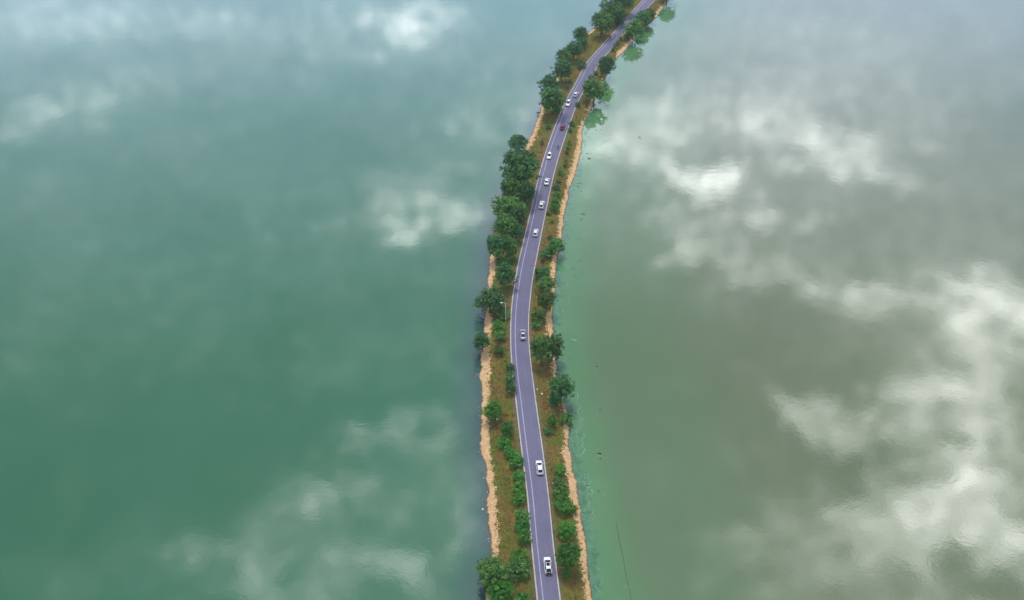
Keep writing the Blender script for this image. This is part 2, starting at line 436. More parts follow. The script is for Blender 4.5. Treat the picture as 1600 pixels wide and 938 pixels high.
#PLANTS
exec_list = []
PL = [
 # ---- verge beside the teal water, from the far end towards the camera
 (975,4,28,24,'D','tree','dark tree nearest the road in the farthest clump beside the teal water','trees along the teal shore'),
 (956,11,34,24,'D','tree','dark spreading tree at the water end of the farthest teal-side clump','trees along the teal shore'),
 (964,22,24,22,'M','tree','mid green tree in front of the farthest teal-side clump, touching the big round one','trees along the teal shore'),
 (940,34,31,28,'M','tree','big round green tree standing alone in front of the farthest teal-side clump','trees along the teal shore'),
 (967,33,15,10,'D','shrub','low dark shrub between the far round tree and the road','shrubs on the teal verge'),
 (907,54,22,20,'D','tree','upright dark tree at the far end of the row of five by the teal water','trees along the teal shore'),
 (909,66,15,14,'D','tree','small tree tucked below the upright dark tree in the row of five','trees along the teal shore'),
 (897,77,26,22,'D','tree','blue green tree in the middle of the row of five by the teal water','trees along the teal shore'),
 (881,89,24,22,'M','tree','paler green tree just above the lowest one of the row of five','trees along the teal shore'),
 (878,108,27,26,'D','tree','rounded dark tree at the near end of the row of five by the teal water','trees along the teal shore'),
 (909,101,13,11,'D','shrub','dark shrub against the kerb across the road from the thin dark lamp post','shrubs on the teal verge'),
 (891,127,6,5,'D','shrub','tiny dark shrub in the dry grass far up the teal verge','shrubs on the teal verge'),
 (887,136,6,6,'M','shrub','tiny green shrub in the dry grass beside the far pair of waterside trees','shrubs on the teal verge'),
 (859,132,28,26,'D','tree','dark tree farther of the pair level with the two farthest white cars','trees along the teal shore'),
 (864,154,38,34,'D','tree','wide dark tree nearer of the pair level with the two farthest white cars','trees along the teal shore'),
 (870,171,14,11,'B','shrub','dark green shrub at the foot of the wide tree by the far cars','shrubs on the teal verge'),
 (857,198,8,8,'D','shrub','single dark shrub in olive grass level with the red car','shrubs on the teal verge'),
 (847,222,6,8,'Y','shrub','brownish shrub in the grass between red car and lone waterside tree','shrubs on the teal verge'),
 (810,224,29,23,'D','tree','small tree alone over the teal water at the end of the sand strip','trees along the teal shore'),
 (836,258,8,7,'D','shrub','dark shrub between the largest tree and the road kerb','shrubs on the teal verge'),
 (813,262,54,52,'D','tree','largest round dark tree on the teal shore','trees along the teal shore'),
 (822,300,24,32,'D','tree','shaded dark tree below the largest tree, on its road side','trees along the teal shore'),
 (801,296,34,34,'M','tree','green tree below the largest tree, leaning to the teal water','trees along the teal shore'),
 (792,326,46,36,'M','tree','broad light topped tree in the middle of the long teal-side clump','trees along the teal shore'),
 (812,336,24,30,'D','tree','narrow dark tree behind the broad light topped one, near the road','trees along the teal shore'),
 (788,353,34,32,'M','tree','yellowish topped tree just below the broad one in the long clump','trees along the teal shore'),
 (806,362,20,22,'D','tree','dark slim tree by the road below the broad light topped one','trees along the teal shore'),
 (776,384,30,32,'D','tree','tree with pale top hanging over teal water at the near end of the long clump','trees along the teal shore'),
 (797,385,22,26,'M','tree','green tree between the pale topped waterside tree and the road','trees along the teal shore'),
 (796,404,16,16,'B','shrub','bright shrub at the near end of the long teal-side clump','shrubs on the teal verge'),
 (786,414,20,16,'D','shrub','dark shrub above the sand strip at the end of the long clump','shrubs on the teal verge'),
 (790,430,29,30,'D','tree','dark low tree beside the short sand strip above the white lamp post','trees along the teal shore'),
 (766,469,43,36,'D','tree','wide spiky dark tree over the water beside the white lamp post','trees along the teal shore'),
 (786,490,17,18,'M','shrub','green shrub at the white lamp post, touching the wide spiky tree','shrubs on the teal verge'),
 (754,533,25,26,'D','tree','small round dark tree overhanging teal water, below the wide spiky one','trees along the teal shore'),
 (779,509,17,18,'B','shrub','bright shrub directly below the foot of the white lamp post','shrubs on the teal verge'),
 (782,525,15,16,'M','shrub','green shrub next to the small overhanging tree, second below the lamp post','shrubs on the teal verge'),
 (780,547,16,16,'Y','shrub','olive shrub third below the white lamp post, in pale grass','shrubs on the teal verge'),
 (797,575,13,15,'D','shrub','farthest of three dark shrubs in a tight row against the kerb','shrubs on the teal verge'),
 (797,591,15,18,'D','shrub','middle one of three dark shrubs in a tight row against the kerb','shrubs on the teal verge'),
 (798,608,14,17,'D','shrub','nearest of three dark shrubs in a tight row against the kerb','shrubs on the teal verge'),
 (770,642,28,27,'B','tree','round green tree standing alone between the teal-side sand and dry grass','trees along the teal shore'),
 (792,671,20,24,'B','shrub','bright rounded shrub below the lone round tree, near the kerb','shrubs on the teal verge'),
 (789,692,18,18,'B','shrub','bright shrub touching the rounded one, start of the diagonal hedge','shrubs on the teal verge'),
 (797,706,20,18,'B','shrub','second shrub of the diagonal row running down to the kerb','shrubs on the teal verge'),
 (807,721,20,20,'B','shrub','last shrub of the diagonal row, against the kerb across from the white car','shrubs on the teal verge'),
 (811,745,18,18,'B','shrub','top shrub of the dense pair below the diagonal row','shrubs on the teal verge'),
 (811,762,20,18,'B','shrub','wide shrub in the middle of the dense kerbside pair','shrubs on the teal verge'),
 (812,779,19,19,'B','shrub','bottom shrub of the dense kerbside row, above the kerb gap','shrubs on the teal verge'),
 (815,804,19,16,'M','shrub','dull green shrub at the kerb below the visible kerb gap','shrubs on the teal verge'),
 (816,820,19,17,'B','shrub','shrub just below the dull green one at the kerb','shrubs on the teal verge'),
 (819,839,20,22,'B','shrub','bright rounded shrub at the kerb, last above the bottom clump','shrubs on the teal verge'),
 (812,872,28,18,'B','shrub','flat wide shrub between the bottom waterside tree and the kerb','shrubs on the teal verge'),
 (811,889,32,20,'M','shrub','spreading green shrub joined to the big bottom waterside tree','shrubs on the teal verge'),
 (770,893,47,46,'M','tree','big blue green tree over teal water near the bottom edge','trees along the teal shore'),
 (781,924,40,38,'B','tree','big green tree cut by the bottom edge, below the blue green one','trees along the teal shore'),
 (815,938,26,20,'B','shrub','bright low shrub cut by the bottom edge beside the big tree','shrubs on the teal verge'),
 # ---- verge beside the olive water
 (1044,-10,26,20,'M','tree','tree past the end of the sand, only its mirror image shows on the lake','trees along the olive shore'),
 (1014,22,21,15,'Y','tree','yellow green tree at the far end of the olive-side clump','trees along the olive shore'),
 (1004,29,24,18,'D','tree','dark tree second from the far end of the olive-side clump','trees along the olive shore'),
 (1001,36,15,14,'M','tree','small green tree squeezed in the middle of the far olive-side clump','trees along the olive shore'),
 (991,46,28,24,'M','tree','round dark green tree nearest the camera in the far olive-side clump','trees along the olive shore'),
 (982,57,13,9,'Y','shrub','yellowish shrub by the pale rock at the bend of the far shore','shrubs on the olive verge'),
 (970,60,5,6,'D','shrub','first of four tiny dark shrubs beside the far kerb, farthest away','shrubs on the olive verge'),
 (965,66,6,7,'D','shrub','second of four tiny dark shrubs beside the far kerb','shrubs on the olive verge'),
 (961,71,6,7,'D','shrub','third of four tiny dark shrubs beside the far kerb','shrubs on the olive verge'),
 (958,77,6,6,'D','shrub','last of four tiny dark shrubs beside the far kerb, nearest one','shrubs on the olive verge'),
 (941,93,7,6,'D','shrub','dark little shrub leaning on the tree above the hanging crowned tree','shrubs on the olive verge'),
 (948,103,25,26,'D','tree','dark tree between the kerb and the pale green bay','trees along the olive shore'),
 (931,114,7,6,'D','shrub','tiny dark shrub at the kerb between the two olive-side trees','shrubs on the olive verge'),
 (924,120,8,7,'D','shrub','dark kerbside shrub at the foot of the thin dark lamp post','shrubs on the olive verge'),
 (929,138,35,30,'M','tree','tree with hanging branches beside the two farthest white cars','trees along the olive shore'),
 (903,163,8,8,'D','shrub','dark round shrub leaning over the kerb near the far white cars','shrubs on the olive verge'),
 (894,193,9,6,'D','shrub','flat dark shrub beside the kerb, just past the red car','shrubs on the olive verge'),
 (891,203,7,7,'D','shrub','dark shrub beside the kerb level with the red car tail','shrubs on the olive verge'),
 (890,222,6,7,'M','shrub','small shrub topmost of the line on the narrow grass strip','shrubs on the olive verge'),
 (888,231,6,6,'D','shrub','small dark shrub on the grass strip level with the scooter rider','shrubs on the olive verge'),
 (886,238,6,6,'D','shrub','small dark shrub just below the scooter rider level','shrubs on the olive verge'),
 (884,251,5,5,'M','shrub','tiny green shrub on the grass strip level with the oncoming white car','shrubs on the olive verge'),
 (883,258,6,6,'D','shrub','tiny dark shrub below the oncoming white car level','shrubs on the olive verge'),
 (876,269,9,8,'B','shrub','bright low shrub on the grass strip above the file of three white cars','shrubs on the olive verge'),
 (873,282,8,7,'B','shrub','bright small shrub level with the first car of the file','shrubs on the olive verge'),
 (869,293,11,9,'D','shrub','dark shrub at the top of the dense line along the sand strip','shrubs on the olive verge'),
 (871,304,10,9,'M','shrub','green shrub second in the dense line along the sand strip','shrubs on the olive verge'),
 (868,313,12,11,'B','shrub','bright shrub third in the dense line along the sand strip','shrubs on the olive verge'),
 (866,324,13,13,'B','shrub','largest shrub at the bottom of the dense line along the sand strip','shrubs on the olive verge'),
 (857,333,7,6,'D','shrub','dark shrub touching the kerb below the dense line','shrubs on the olive verge'),
 (863,346,5,5,'D','shrub','tiny dark tuft shrub alone on olive grass above the waterside tree','shrubs on the olive verge'),
 (860,371,7,7,'D','shrub','dark small shrub at the top edge of the tree below the sand strip','shrubs on the olive verge'),
 (868,384,25,22,'M','tree','green tree on the shore ending the long sand strip','trees along the olive shore'),
 (855,396,17,14,'D','shrub','dark shrub beside that tree ending the sand strip, towards the road','shrubs on the olive verge'),
 (848,406,7,8,'Y','shrub','brown dry shrub close to the kerb above the dark shaded tree','shrubs on the olive verge'),
 (848,427,24,18,'D','tree','dark shaded tree by the kerb at the top of the bend','trees along the olive shore'),
 (854,443,27,22,'M','tree','light topped green tree just below the dark shaded one at the bend','trees along the olive shore'),
 (854,469,26,28,'Y','tree','tree with pale yellowish top inside the road bend','trees along the olive shore'),
 (841,494,17,18,'B','shrub','bright shrub on the verge right above the silver car level','shrubs on the olive verge'),
 (839,508,14,12,'M','shrub','dull shrub touching the bright one beside the silver car','shrubs on the olive verge'),
 (846,545,30,38,'M','tree','green tree against the kerb below the silver car','trees along the olive shore'),
 (863,542,32,34,'Y','tree','yellow green tree leaning over the water below the silver car','trees along the olive shore'),
 (878,606,37,38,'D','tree','large dark tree overhanging the mint green shallows','trees along the olive shore'),
 (866,624,19,18,'D','shrub','shaded dark shrub at the foot of the large overhanging tree','shrubs on the olive verge'),
 (863,658,14,18,'B','shrub','bright green shrub by itself, paired with the waterside bush','shrubs on the olive verge'),
 (885,655,18,19,'M','shrub','spiky green bush at the waterline below the large overhanging tree','shrubs on the olive verge'),
 (857,674,13,10,'D','shrub','low dark shrub near the kerb marker post above the white car','shrubs on the olive verge'),
 (875,735,17,19,'B','shrub','neat round green shrub beside the white car with square sunroof','shrubs on the olive verge'),
 (874,755,20,15,'Y','shrub','olive green bush just below the neat round shrub','shrubs on the olive verge'),
 (876,771,23,17,'B','shrub','green bush in the middle of the group below the neat round shrub','shrubs on the olive verge'),
 (881,790,28,21,'B','shrub','wide green bush at the bottom of the group by the sand','shrubs on the olive verge'),
 (896,796,12,13,'M','shrub','small bush standing on the olive-side sand strip','shrubs on the olive verge'),
 (885,829,28,24,'B','tree','round bright green tree by the sand above the lowest car','trees along the olive shore'),
 (888,868,36,38,'B','tree','large bright green tree beside the lowest car','trees along the olive shore'),
 (886,898,12,14,'B','shrub','small shrub at the foot of the large tree beside the lowest car','shrubs on the olive verge'),
]
for p in PL: plant(*p)

# ------------------------------------------------------------------ grass tufts, stones
def scatter_points(n, test, seed, ymin=118., ymax=520.):
    r = random.Random(seed); out = []; tries = 0
    while len(out) < n and tries < n*40:
        tries += 1
        Y = r.uniform(ymin, ymax); p = profile(Y)
        X = r.uniform(p[1][0], p[6][0])
        if test(X, Y, p, r): out.append((X, Y, ground_z(X, Y)))
    return out
def grass_test(X, Y, p, r):
    if p[3][0]+.1 < X < p[4][0]-.1: return False
    din = min(X - p[2][0], p[5][0] - X)
    return din > -.4 + r.gauss(0, .5)
def build_tufts(name, n, seed, mat, hmin, hmax):
    r = random.Random(seed); V, F, T = [], [], []
    for X, Y, z in scatter_points(n, grass_test, seed):
        k = r.randint(4, 7); tone = r.random(); spread = r.uniform(.1, .35)
        for _ in range(k):
            a = r.random()*6.28; h = r.uniform(hmin, hmax); w = r.uniform(.03, .09); lean = r.uniform(.1, .7)*h
            bx, by = X + r.gauss(0, spread), Y + r.gauss(0, spread)
            dx, dy = math.cos(a), math.sin(a); i = len(V)
            V += [(bx-dy*w, by+dx*w, z-.05), (bx+dy*w, by-dx*w, z-.05), (bx+dx*lean, by+dy*lean, z+h)]
            F.append((i, i+1, i+2)); T += [min(1, max(0, tone + r.uniform(-.15, .15)))]*3
    return tag(mesh_obj(name, V, F, mat, attrs={'tint': T}), kind='stuff')
m, nt, b = newmat('dry_and_green_blades')
nt.links.new(ramp(nt, attr(nt, 'tint'), [(0, (.04,.075,.012)), (.4, (.12,.12,.025)), (.7, (.24,.15,.045)), (1, (.42,.28,.12))]), b.inputs['Base Color'])
b.inputs['Roughness'].default_value = .8
tag(build_tufts('grass', 9000, 5, m, .15, .55), 'olive and straw coloured grass on both road verges', 'grass')

def stone_mesh(r, bm, c, s):
    g = bmesh.ops.create_icosphere(bm, subdivisions=1, radius=1., matrix=Matrix.Translation(c))
    sx, sy, sz = s*r.uniform(.7,1.3), s*r.uniform(.7,1.3), s*r.uniform(.45,.8)
    for v in g['verts']:
        d = (v.co - Vector(c)) * r.uniform(.75, 1.2)
        v.co = Vector(c) + Vector((d.x*sx, d.y*sy, d.z*sz))
M_stone = simple('shore_stone', (.24,.23,.23), .9, var=.5, scale=.7)
bm = bmesh.new(); r = random.Random(11)
for i in range(620):
    Y = r.uniform(120, 480); p = profile(Y); L = r.random() < .62
    if L: X = p[1][0] + r.gauss(-.25, .55)
    else: X = p[6][0] + r.gauss(.15, .4)
    if L and 130 < Y < 200 and r.random() < .5: X -= abs(r.gauss(0, .8))
    stone_mesh(r, bm, (X, Y, max(ground_z(X, Y), -.12)+.02), r.choice((.10,.13,.16,.2,.26)))
tag(bm_obj('shore_stones', bm, M_stone), 'grey stones and rubble along the waterline', 'stones', kind='stuff')
M_pale = simple('pale_stone', (.62,.58,.5), .85, var=.2, scale=2)
for x, y, s, lab in ((777.5,658,.55,'pale stone lying in dry grass under the lone round tree'), (846.5,619,.5,'pale stone on the verge beside the large overhanging tree'),
                     (839.5,612,.32,'small pale stone close to the kerb above the other verge stone'), (986,64,1.5,'big pale rock at the waterline where the far shore bends'),
                     (754,794,.4,'white stone in the shallows off the teal-side sand')):
    bm = bmesh.new(); X, Y = at(x, y, .5); stone_mesh(random.Random(int(x)), bm, (0,0,0), s*.8)
    for _ in range(1): bmesh.ops.subdivide_edges(bm, edges=bm.edges[:], cuts=1, smooth=.4)
    o = bm_obj('stone', bm, M_pale, smooth=False); o.location = (X, Y, max(ground_z(X, Y), -.1)+s*.2)
    tag(o, lab, 'stone')

# ------------------------------------------------------------------ things floating on the water
def blob_mesh(bm, cx, cy, rx, ry, rot, seed, thick=.03, z=.0, n=26, rough=.5):
    V = []
    for k in range(n):
        a = 2*math.pi*k/n; q = 1 + rough*nz(math.cos(a)*1.7+seed*3.1, math.sin(a)*1.7+seed*1.7) + rough*.6*nz(math.cos(a)*5+seed, math.sin(a)*5)
        x, y = math.cos(a)*rx*q, math.sin(a)*ry*q
        V.append((cx + x*math.cos(rot)-y*math.sin(rot), cy + x*math.sin(rot)+y*math.cos(rot)))
    lo = [bm.verts.new((x, y, z-.05)) for x, y in V]; hi = [bm.verts.new((cx+(x-cx)*.93, cy+(y-cy)*.93, z+thick)) for x, y in V]
    bm.faces.new(hi)
    for k in range(n): bm.faces.new((lo[k], lo[(k+1) % n], hi[(k+1) % n], hi[k]))
def weed_mat(name, c0, c1, sc=1.2):
    m, nt, b = newmat(name); n = noise_tex(nt, pos(nt), sc, 6, .7, .5)
    nt.links.new(ramp(nt, n, [(.35, c0), (.65, c1)]), b.inputs['Base Color']); b.inputs['Roughness'].default_value = .6
    bump(nt, b, n, .4, .1)
    return m
M_algae = weed_mat('algae_mat', (.035,.115,.035), (.065,.175,.06), .5)
M_weed = weed_mat('floating_weed', (.052,.125,.066), (.080,.160,.085), 2.)
M_scum = weed_mat('pale_scum', (.055,.18,.10), (.11,.25,.15), 2.)
bm = bmesh.new(); r = random.Random(3)
for x, y, w in ((905,232,10),(908,222,6),(917,203,9),(915,208,5),(936,203,7),(912,240,7),(921,248,8),(897,275,7),(905,287,5),(903,291,5),(912,335,9),(908,343,8),
                (908,300,4),(893,362,6),(903,374,4),(905,407,5),(893,420,6),(900,433,6),(905,428,4),(933,575,4),(935,710,11),(938,716,6),(942,772,14),(935,768,5),(980,915,6),(937,640,4),
                (920,186,9),(931,178,6),(948,165,8),(943,150,7),(1000,215,5)):
    X, Y = at(x, y)
    for _ in range(r.randint(2, 4)):
        s = ppm(y); blob_mesh(bm, X + r.gauss(0, w*.3)/s, Y + r.gauss(0, .4), w*r.uniform(.25,.5)/s, r.uniform(.15,.38), r.gauss(0, .35), r.random()*50, .015, rough=.9)
tag(bm_obj('floating_weeds', bm, M_weed), 'dark scattered weed streaks on the mint green shallows', 'weeds', kind='stuff')
bm = bmesh.new()
def wisp(bm, pts, w):
    L, Rr = [], []
    for i, (x, y) in enumerate(pts):
        dx = pts[min(i+1, len(pts)-1)][0]-pts[max(i-1, 0)][0]; dy = pts[min(i+1, len(pts)-1)][1]-pts[max(i-1, 0)][1]; l = math.hypot(dx, dy) or 1
        q = w*(.25+abs(nz(x*.9, y*.9, 4))*2)*(1 if 0 < i < len(pts)-1 else .15)
        L.append(bm.verts.new((x-dy/l*q, y+dx/l*q, .012))); Rr.append(bm.verts.new((x+dy/l*q, y-dx/l*q, .012)))
    for i in range(len(pts)-1): bm.faces.new((Rr[i], Rr[i+1], L[i+1], L[i]))
for i in range(85):
    Y = r.choice((r.uniform(128,260), r.uniform(150,400))); d = abs(r.gauss(0, 1.5)) + .8; n = r.randint(4, 14); pts = []; x = 0
    for k in range(n):
        yy = Y + k*.35; pts.append((profile(yy)[6][0] + d + nz(yy*.55, i*3.3)*1.6, yy))
    wisp(bm, pts, r.uniform(.05, .13))
for Yc, d in ((158, 3.2), (172, 3.6), (182, 3.2), (192, 4.2)):
    wisp(bm, [(profile(Yc+k*.4)[6][0] + d + nz((Yc+k*.4)*.45, 9.)*1.5, Yc+k*.4) for k in range(20)], .16)
tag(bm_obj('scum', bm, M_scum), 'pale scum flecks drifting along the olive shore', 'scum', kind='stuff')
bm = bmesh.new(); X, Y = at(897.5, 532); blob_mesh(bm, 0, 0, 1.0, .42, -.55, 4, .08, rough=.25)
o = bm_obj('weed_clump', bm, M_scum); o.location = (X, Y, 0)
tag(o, 'single pale green weed clump floating off the yellow green tree', 'weed')
M_rope = simple('dark_rope', (.06,.085,.06), .8, var=.2)
bm = bmesh.new(); add_tube(bm, [(*at(x, y), .0) for x, y in ((963,815),(966,835),(969,852),(974,872),(977,892),(981,910),(984,925),(987,942),(990,965))], .07, 6)
tag(bm_obj('rope', bm, M_rope), 'long dark rope floating on olive water near the bottom edge', 'rope')

# ------------------------------------------------------------------ cars
M_white = simple('car_paint_white', (.66,.66,.69), .25, var=.03, coat=.6)
M_silver = simple('car_paint_silver', (.30,.29,.37), .3, .15, var=.04, coat=.6)
M_red = simple('car_paint_red', (.15,.02,.045), .28, var=.1, coat=.6)
M_grey = simple('tailgate_dark_grey', (.045,.045,.07), .3, .2, var=.05, coat=.5)  # dark grey for the lowest car's tailgate, darker than its white body
M_glass = simple('tinted_glass', (.012,.013,.022), .08, var=.1)
M_glass.node_tree.nodes['Principled BSDF'].inputs['Specular IOR Level'].default_value = .12
M_tyre = simple('tyre_rubber', (.018,.018,.02), .85)
M_rim = simple('alloy_rim', (.5,.5,.52), .35, .8)
M_black = simple('black_trim', (.02,.02,.024), .5)
M_head = simple('headlight_lens', (.75,.76,.78), .12, var=.05)
M_tail = simple('tail_light_lens', (.35,.012,.012), .2)
M_plate = simple('number_plate', (.05,.12,.4), .5)

def loft(bm, secs):
    """secs: list of rings of equal length"""
    rings = [[bm.verts.new(p) for p in s] for s in secs]; n = len(rings[0])
    for a, b_ in zip(rings, rings[1:]):
        for k in range(n): bm.faces.new((a[k], a[(k+1) % n], b_[(k+1) % n], b_[k]))
    bm.faces.new(rings[0][::-1]); bm.faces.new(rings[-1])
def ring(x, hw, zl, zh, tuck=.06, crown=.03):
    return [(x, -hw+tuck*.6, zl), (x, hw-tuck*.6, zl), (x, hw-.01, zl+.18), (x, hw, zl+(zh-zl)*.5), (x, hw-tuck*.7, zh-.05), (x, hw-tuck*2.2, zh), (x, 0, zh+crown),
            (x, -hw+tuck*2.2, zh), (x, -hw+tuck*.7, zh-.05), (x, -hw, zl+(zh-zl)*.5), (x, -hw+.01, zl+.18)]
def panel(bm, a, b_, c, d, inset, out):
    """thin glass panel laid over the quad a,b,c,d, inset and set proud of it"""
    q = [Vector(v) for v in (a, b_, c, d)]; ce = sum(q, Vector())/4; n = (q[1]-q[0]).cross(q[3]-q[0]).normalized()
    if n.dot(ce - Vector((0,0,.9))) < 0: n = -n
    f = [ce + (v-ce)*(1-inset) for v in q]
    lo = [bm.verts.new(v - n*.01) for v in f]; hi = [bm.verts.new(v + n*out) for v in f]
    bm.faces.new(hi)
    for k in range(4): bm.faces.new((lo[k], lo[(k+1) % 4], hi[(k+1) % 4], hi[k]))

CARS = {  # L, W, belt, roof ; cabin stations from the tail: rear-belt, rear-roof, front-roof, front-belt ; hood and boot heights
    'suv':   dict(L=4.70, W=1.74, belt=1.06, roof=1.68, rb=.14, rr=.78, fr=2.45, fb=3.55, hood=1.02, boot=1.05, gl=.24),
    'sedan': dict(L=4.65, W=1.68, belt=.95, roof=1.46, rb=.60, rr=1.60, fr=2.40, fb=3.62, hood=.93, boot=.99, gl=.18),
    'hatch': dict(L=4.2, W=1.66, belt=.97, roof=1.53, rb=.12, rr=.72, fr=2.10, fb=3.18, hood=.94, boot=.97, gl=.19),
}
def build_car(kind, paint, loc, heading, label, roofmat=None, sunroof=None, lowermat=None, rails=False):
    d = CARS[kind]; L, W = d['L'], d['W']; h = W/2; x0 = -L/2
    root = empty('car', loc, heading)                 # local +X is the front
    tag(root, label, 'car', 'cars driving along the causeway')
    bm = bmesh.new(); g = d['gl']
    loft(bm, [ring(x0, h*.74, g+.16, d['boot']-.22, .08), ring(x0+.10, h*.90, g+.05, d['boot']-.06, .07), ring(x0+.45, h, g, d['boot']), ring(x0+d['rb']+.5, h, g, d['belt']),
              ring(x0+d['fb']-.3, h, g, d['belt']), ring(x0+d['fb']+.15, h, g, d['hood']), ring(x0+L-.70, h*.975, g, d['hood']-.06), ring(x0+L-.36, h*.91, g, d['hood']-.13), ring(x0+L-.13, h*.77, g+.04, d['hood']-.24, .08), ring(x0+L, h*.52, g+.14, d['hood']-.38, .08)])
    body = bm_obj('body', bm, paint, root, True)
    # cabin: belt and roof rectangles
    bw, rw = h-.08, h-.30
    zb, zr = d['belt']-.01, d['roof']
    B = [(x0+d['rb'], -bw*.93, zb), (x0+d['rb'], bw*.93, zb), (x0+d['fb'], bw*.9, zb-.03), (x0+d['fb'], -bw*.9, zb-.03)]
    T = [(x0+d['rr'], -rw*.95, zr-.05), (x0+d['rr'], rw*.95, zr-.05), (x0+d['fr'], rw*.93, zr-.04), (x0+d['fr'], -rw*.93, zr-.04)]
    mx = (d['rr']+d['fr'])/2 + x0
    M1, M2 = (mx, -rw, zr), (mx, rw, zr)
    BM1, BM2 = (mx, -bw, zb), (mx, bw, zb)
    bm = bmesh.new(); v = {k: bm.verts.new(p) for k, p in dict(b0=B[0], b1=B[1], b2=B[2], b3=B[3], t0=T[0], t1=T[1], t2=T[2], t3=T[3], m1=M1, m2=M2, n1=BM1, n2=BM2).items()}
    for q in (('b0','b1','t1','t0'), ('t0','t1','m2','m1'), ('m1','m2','t2','t3'), ('t3','t2','b2','b3'), ('b1','n2','m2','t1'), ('n2','b2','t2','m2'), ('b0','t0','m1','n1'), ('n1','m1','t3','b3'), ('b0','n1','n2','b1'), ('n1','b3','b2','n2')):
        bm.faces.new([v[k] for k in q])
    bmesh.ops.bevel(bm, geom=bm.edges[:], offset=.045, segments=2, affect='EDGES', profile=.6)
    bm_obj('roof', bm, roofmat or paint, root, False)
    bm = bmesh.new(); panel(bm, B[3], B[2], T[2], T[3], .06, .02); bm_obj('windscreen', bm, M_glass, root)
    bm = bmesh.new(); panel(bm, B[0], B[1], T[1], T[0], .14, .012); bm_obj('rear_window', bm, M_glass, root)
    for s, (bb, nn, mm, tt, bf, tf) in ((1, (B[1], BM2, M2, T[1], B[2], T[2])), (-1, (B[0], BM1, M1, T[0], B[3], T[3]))):
        bm = bmesh.new(); panel(bm, bb, nn, mm, tt, .14, .012); bm_obj('side_window', bm, M_glass, root)
        bm = bmesh.new(); panel(bm, nn, bf, tf, mm, .14, .012); bm_obj('side_window', bm, M_glass, root)
    if sunroof:
        a, c, w = sunroof
        bm = bmesh.new(); add_box(bm, (x0+(a+c)/2, 0, zr-.012), (c-a, w, .03), .008); bm_obj('sunroof', bm, M_glass, root)
    if lowermat:
        bm = bmesh.new(); add_box(bm, (x0+.06, 0, d['boot']-.30), (.16, W*.66, .62), .05); bm_obj('tailgate', bm, lowermat, root)
    if rails:
        for s in (-1, 1):
            bm = bmesh.new(); add_tube(bm, [(x0+d['rr']+.1, s*rw*.93, zr-.05), (x0+d['rr']+.25, s*rw*.96, zr+.05), (x0+d['fr']-.25, s*rw*.95, zr+.05), (x0+d['fr']-.1, s*rw*.92, zr-.05)], .02, 6); bm_obj('roof_rail', bm, M_black, root)
    for s in (-1, 1):
        bm = bmesh.new(); add_box(bm, (x0+L-.24, s*h*.66, d['hood']-.31), (.26, .30, .14), .04); bm_obj('headlight', bm, M_head, root)
        bm = bmesh.new(); add_box(bm, (x0+.09, s*h*.70, d['boot']-.22), (.14, .34, .15), .03); bm_obj('tail_light', bm, M_tail, root)
        bm = bmesh.new(); add_box(bm, (x0+d['fb']-.45, s*(h+.06), d['belt']+.03), (.12, .16, .12), .035); bm_obj('mirror', bm, paint, root)
        for wx in (x0+.92, x0+L-.92):
            bm = bmesh.new(); rad = .34
            secs = []
            for yy, rr in ((-.11, rad-.05), (-.085, rad), (.085, rad), (.11, rad-.05)):
                secs.append([(wx+math.cos(t)*rr, s*(h-.11)+yy, rad+math.sin(t)*rr) for t in [2*math.pi*k/20 for k in range(20)]])
            loft(bm, secs); wh = bm_obj('wheel', bm, M_tyre, root)
            bm = bmesh.new(); secs = []
            for yy, rr in ((.0, .2), (.12, .215), (.117, .19)):
                secs.append([(wx+math.cos(t)*rr, s*(h-.11+yy), rad+math.sin(t)*rr) for t in [2*math.pi*k/16 for k in range(16)]])
            loft(bm, secs); bm_obj('rim', bm, M_rim, wh)
    for nm, x, z, mt in (('rear_bumper', x0+.02, g+.16, M_black), ('front_bumper', x0+L-.03, g+.14, M_black)):
        bm = bmesh.new(); add_box(bm, (x, 0, z), (.12, W*.78, .16), .04); bm_obj(nm, bm, mt, root)
    return root

def road_heading(Y):
    e = 2.0; c = lambda q: (fRL(q)+fRR(q))/2
    return math.atan2(2*e, c(Y+e)-c(Y-e))
def on_road(x, y, h=.8):
    X, Y = at(x, y, ZR+h)
    t = (X - fRL(Y)) / (fRR(Y)-fRL(Y))
    return (X, Y, ZR + .06*(1-abs(2*t-1)))
CL = [
 ('suv', M_white, 856, 883, 1, 'lowest car on the road, white bonnet and roof, long dark sunroof', None, (1.45, 2.35, .78), True),
 ('suv', M_white, 843, 730, 1, 'white car with small square sunroof beside the neat round shrub', None, (2.2, 2.75, .7), False),
 ('sedan', M_silver, 817.2, 522, 1, 'silver saloon car alone on the road bend', None, None, False),
 ('hatch', M_white, 837, 363, 1, 'white car at the near end of the file of three, above the bend', None, None, False),
 ('suv', M_white, 846.3, 319.5, 1, 'boxy white car with dark roof hatch, middle of the file of three', None, (2.0, 2.6, .6), True),
 ('sedan', M_white, 854.5, 283, 1, 'white car at the far end of the file of three, below the oncoming one', None, None, False),
 ('hatch', M_white, 858.4, 243, -1, 'oncoming white car near the kerb, just below the scooter rider', None, None, False),
 ('hatch', M_red, 879, 198, 1, 'dark red car, the only red one', None, None, False),
 ('suv', M_white, 888.2, 161, -1, 'white car near the lane line, nearer of the two farthest cars', None, None, True),
 ('hatch', M_white, 900, 147, 1, 'farthest white car, beside the tree with hanging branches', None, None, False),
]
for kind, paint, x, y, dirn, lab, rm, sr, rl in CL:
    l = on_road(x, y); hd = road_heading(l[1]) + (0 if dirn > 0 else math.pi)
    build_car(kind, paint, l, hd, lab, rm, sr, M_grey if y > 880 else None, rl)

